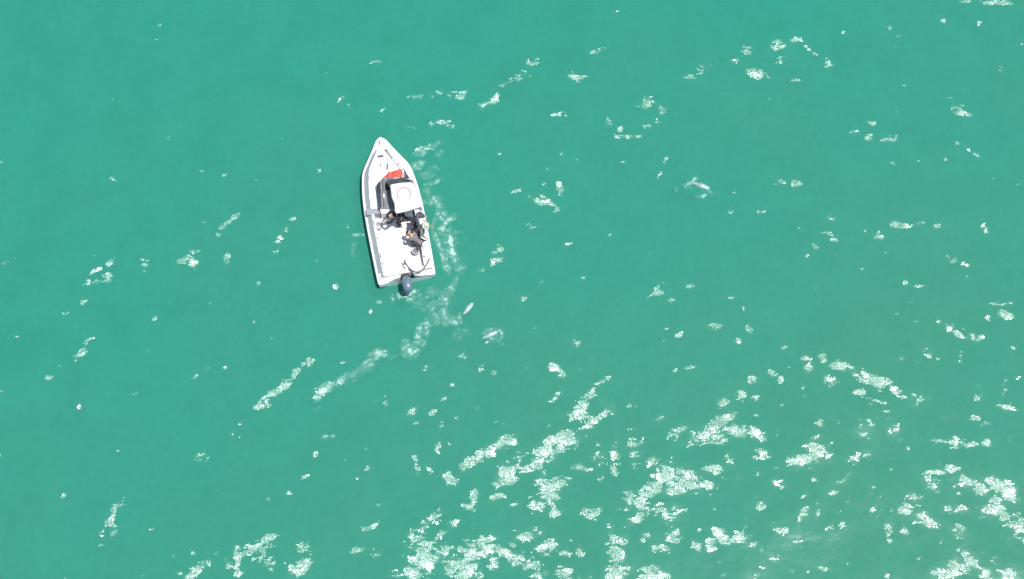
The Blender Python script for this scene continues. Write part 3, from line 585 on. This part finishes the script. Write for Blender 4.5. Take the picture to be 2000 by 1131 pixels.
# bending over, back level, one leg stepping aft
bend = dict(pelvis=(-.12, 0, .82), chest=(.22, .02, 1.12), head=(.40, .05, 1.22), look=(1, 0, -.8), elbowL=(.42, .28, .92), handL=(.58, .16, .78), elbowR=(.38, -.26, .92), handR=(.56, -.12, .78),
            kneeL=(.10, .12, .46), footL=(-.05, .13, 0), kneeR=(-.22, -.14, .45), footR=(-.50, -.16, 0))
person(784, 425, FL, 172, bend, dict(sleeve=1.0, top='blackcl', legs='blackcl', topname='jacket', shoe='shoe'), 'person in black jacket and trousers bending just behind the cabin', None, 'pelvis')
lean = dict(pelvis=(-.10, 0, .86), chest=(.10, .0, 1.27), head=(.24, 0, 1.48), look=(1, 0, -.5), elbowL=(.16, .34, 1.02), handL=(.38, .30, .80), elbowR=(.14, -.34, 1.02), handR=(.36, -.30, .80),
            kneeL=(.06, .11, .45), footL=(-.06, .12, 0), kneeR=(.0, -.12, .45), footR=(-.16, -.14, 0))
person(816, 425, FL, -15, lean, dict(top='navy', legs='jeans', topname='jacket', hat='navy'), 'person in dusky blue cap and jacket at the starboard side beside the hardtop', 'cap', 'chest')
person(826, 442, FL, -30, lean, dict(top='taupe', legs='jeans', hat='pale'), 'person in pale wide hat and taupe shirt leaning on the starboard gunwale', 'wide', 'chest')
crouch = dict(pelvis=(-.28, 0, .45), chest=(.12, .0, .72), head=(.32, 0, .84), look=(1, 0, -.9), elbowL=(.30, .26, .50), handL=(.42, .14, .34), elbowR=(.30, -.26, .50), handR=(.44, -.12, .34),
              kneeL=(.10, .20, .50), footL=(-.22, .18, 0), kneeR=(.06, -.20, .48), footR=(-.30, -.20, 0))
person(806, 461, FL, 140, crouch, dict(top='grey', legs='jeans', sleeve=.85), 'person in grey shirt crouching on the white cockpit floor', None, 'chest')

# things lying in the boat
def place(o, v, u, z, rz=0): o.matrix_world = BW @ Matrix.Translation((v, u, z)) @ Matrix.Rotation(rz, 4, 'Z')
def lump(name, m, sx, sy, sz, seed, sub=4):
    bm = bmesh.new(); bmesh.ops.create_icosphere(bm, subdivisions=sub, radius=1)
    for v in bm.verts:
        x, y, z = v.co
        f = 1+.35*(float(vn.fbm(np.array(x*1.6+seed), np.array(y*1.6+z*1.3+seed)))-.5)*2+.12*math.sin(7*x+3*z+seed)
        v.co = Vector((x*sx*f, y*sy*f, max(z, -.45)*sz*f))
    return bm_obj(name, bm, m, smooth=True)
x, y = bl(769, 341, .98); o = lump('jacket', M['redbag'], .40, .25, .17, 3); place(o, x, y, .86, R(8))
tag(o, 'crumpled red jacket lying on the foredeck in front of the windscreen', 'jacket')
x, y = bl(766, 331, .98); o = lump('cushion', M['white'], .27, .20, .12, 8); place(o, x, y, .86, R(-5))
tag(o, 'white rounded cushion on the foredeck just ahead of the red jacket', 'cushion')
# coil of rope on the port floor
bm = bmesh.new(); pts = []
for k in range(60):
    a = k*.5; r = .05+.0016*k; pts.append((r*math.cos(a), 1.5*r*math.sin(a), .012+.001*k))
tube(bm, pts+[(.18, -.25, .012), (.05, -.42, .012), (.14, -.5, .012)], .012, 6)
o = bm_obj('rope', bm, M['rope'], smooth=True); x, y = bl(740, 443, .32); place(o, x, y, .302, 0)
tag(o, 'small coil of grey rope on the white cockpit floor near the port side', 'rope')
# folding stool with thin legs, by the crouching person
st_ = bpy.data.objects.new('folding_stool', None); C.objects.link(st_); x, y = bl(817, 485, .5); place(st_, x, y, FL, R(20))
tag(st_, 'small dark folding stool on the cockpit floor aft of the people', 'stool')
bm = bmesh.new(); box(bm, -.10, .10, -.13, .12, .36, .385, .01); bm_obj('seat', bm, M['jeans'], st_, bevel=.01)
for s in (1, -1):
    for t in (1, -1):
        bm = bmesh.new(); tube(bm, [(s*.10, t*.12, .36), (-s*.14, t*.14, .0)], .013, 6); bm_obj('leg', bm, M['hose'], st_, smooth=True)
bk = lump('bucket', M['hose'], .01, .01, .01, 1) if False else None
bm = bmesh.new(); disc(bm, 0, 0, 0, .30, .13, 24, .16); o = bm_obj('bucket', bm, M['grey'], bevel=.01); x, y = bl(812, 490, .55); place(o, x, y, FL+.002)
tag(o, 'round grey bucket standing on the cockpit floor beside the folding stool', 'bucket')
bm = bmesh.new(); tube(bm, [(.16*math.cos(R(a)), .16*math.sin(R(a)), .30) for a in range(0, 361, 20)], .012, 6); bm_obj('rim', bm, M['white'], o, smooth=True)

# ---------------- dolphins ----------------
def dolphin(px, py, head, pitch, depth, label, length=1.35, roll=0):
    root = bpy.data.objects.new('dolphin', None); C.objects.link(root); c = at(px, py)
    k = length/1.5
    bm = bmesh.new(); prof = [(-.74, .012, .03, -.02), (-.62, .025, .055, -.01), (-.45, .055, .085, 0), (-.25, .105, .13, .01), (-.02, .145, .165, .015), (.20, .15, .165, .01), (.38, .13, .14, 0), (.52, .10, .11, -.01), (.61, .07, .075, -.025), (.66, .035, .035, -.045), (.73, .028, .022, -.05), (.77, .008, .008, -.05)]
    rg = []
    for x, w_, h_, z in prof:
        rg.append([bm.verts.new((x*k, w_*k*math.cos(a), z*k+h_*k*math.sin(a)-.10*k*(x*x))) for a in [2*math.pi*i/18 for i in range(18)]])
    for a, b in zip(rg, rg[1:]):
        for i in range(18): bm.faces.new([a[i], a[(i+1) % 18], b[(i+1) % 18], b[i]])
    bm.faces.new(rg[0][::-1]); bm.faces.new(rg[-1])
    bm_obj('body', bm, M['dolphin'], root, smooth=True, sub=1)
    def fin(nm, pts, th):
        bm = bmesh.new(); pts = [Vector(p)*k for p in pts]; nrm = (pts[1]-pts[0]).cross(pts[2]-pts[0]).normalized()*th*k
        a = [bm.verts.new(p+nrm) for p in pts]; b = [bm.verts.new(p-nrm) for p in pts]; bm.faces.new(a); bm.faces.new(b[::-1]); m_ = len(pts)
        for i in range(m_): bm.faces.new([a[i], b[i], b[(i+1) % m_], a[(i+1) % m_]])
        bm_obj(nm, bm, M['dolphin'], root, bevel=.006)
    fin('dorsal_fin', [(.06, 0, .15), (-.16, 0, .15), (-.15, 0, .22), (-.10, 0, .265), (-.04, 0, .255), (.0, 0, .21)], .012)
    for s in (1, -1):
        fin('flipper', [(.36, s*.10, -.05), (.24, s*.11, -.05), (.16, s*.24, -.10), (.17, s*.30, -.11), (.22, s*.28, -.10)], .010)
        fin('fluke', [(-.68, s*.0, -.062), (-.78, s*.02, -.066), (-.84, s*.10, -.068), (-.90, s*.21, -.07), (-.86, s*.23, -.07), (-.76, s*.15, -.066)], .010)
    root.location = (c.x, c.y, float(swell(np.array([c.x]), np.array([c.y]))[0])-depth); root.rotation_euler = (R(roll), R(pitch), R(head))
    tag(root, label, 'dolphin', 'dolphins around the boat'); return root
dolphin(1368, 362, -20, 4, .045, 'pale dolphin at the surface alone on the right, far from the boat', 1.3)
dolphin(913, 604, 52, 1, .095, 'faint dolphin under the surface aft of the boat, the nearer of the two', 1.35)
dolphin(957, 654, 25, 3, .065, 'splashing pale dolphin behind the boat, lower right of the submerged one', 1.2)
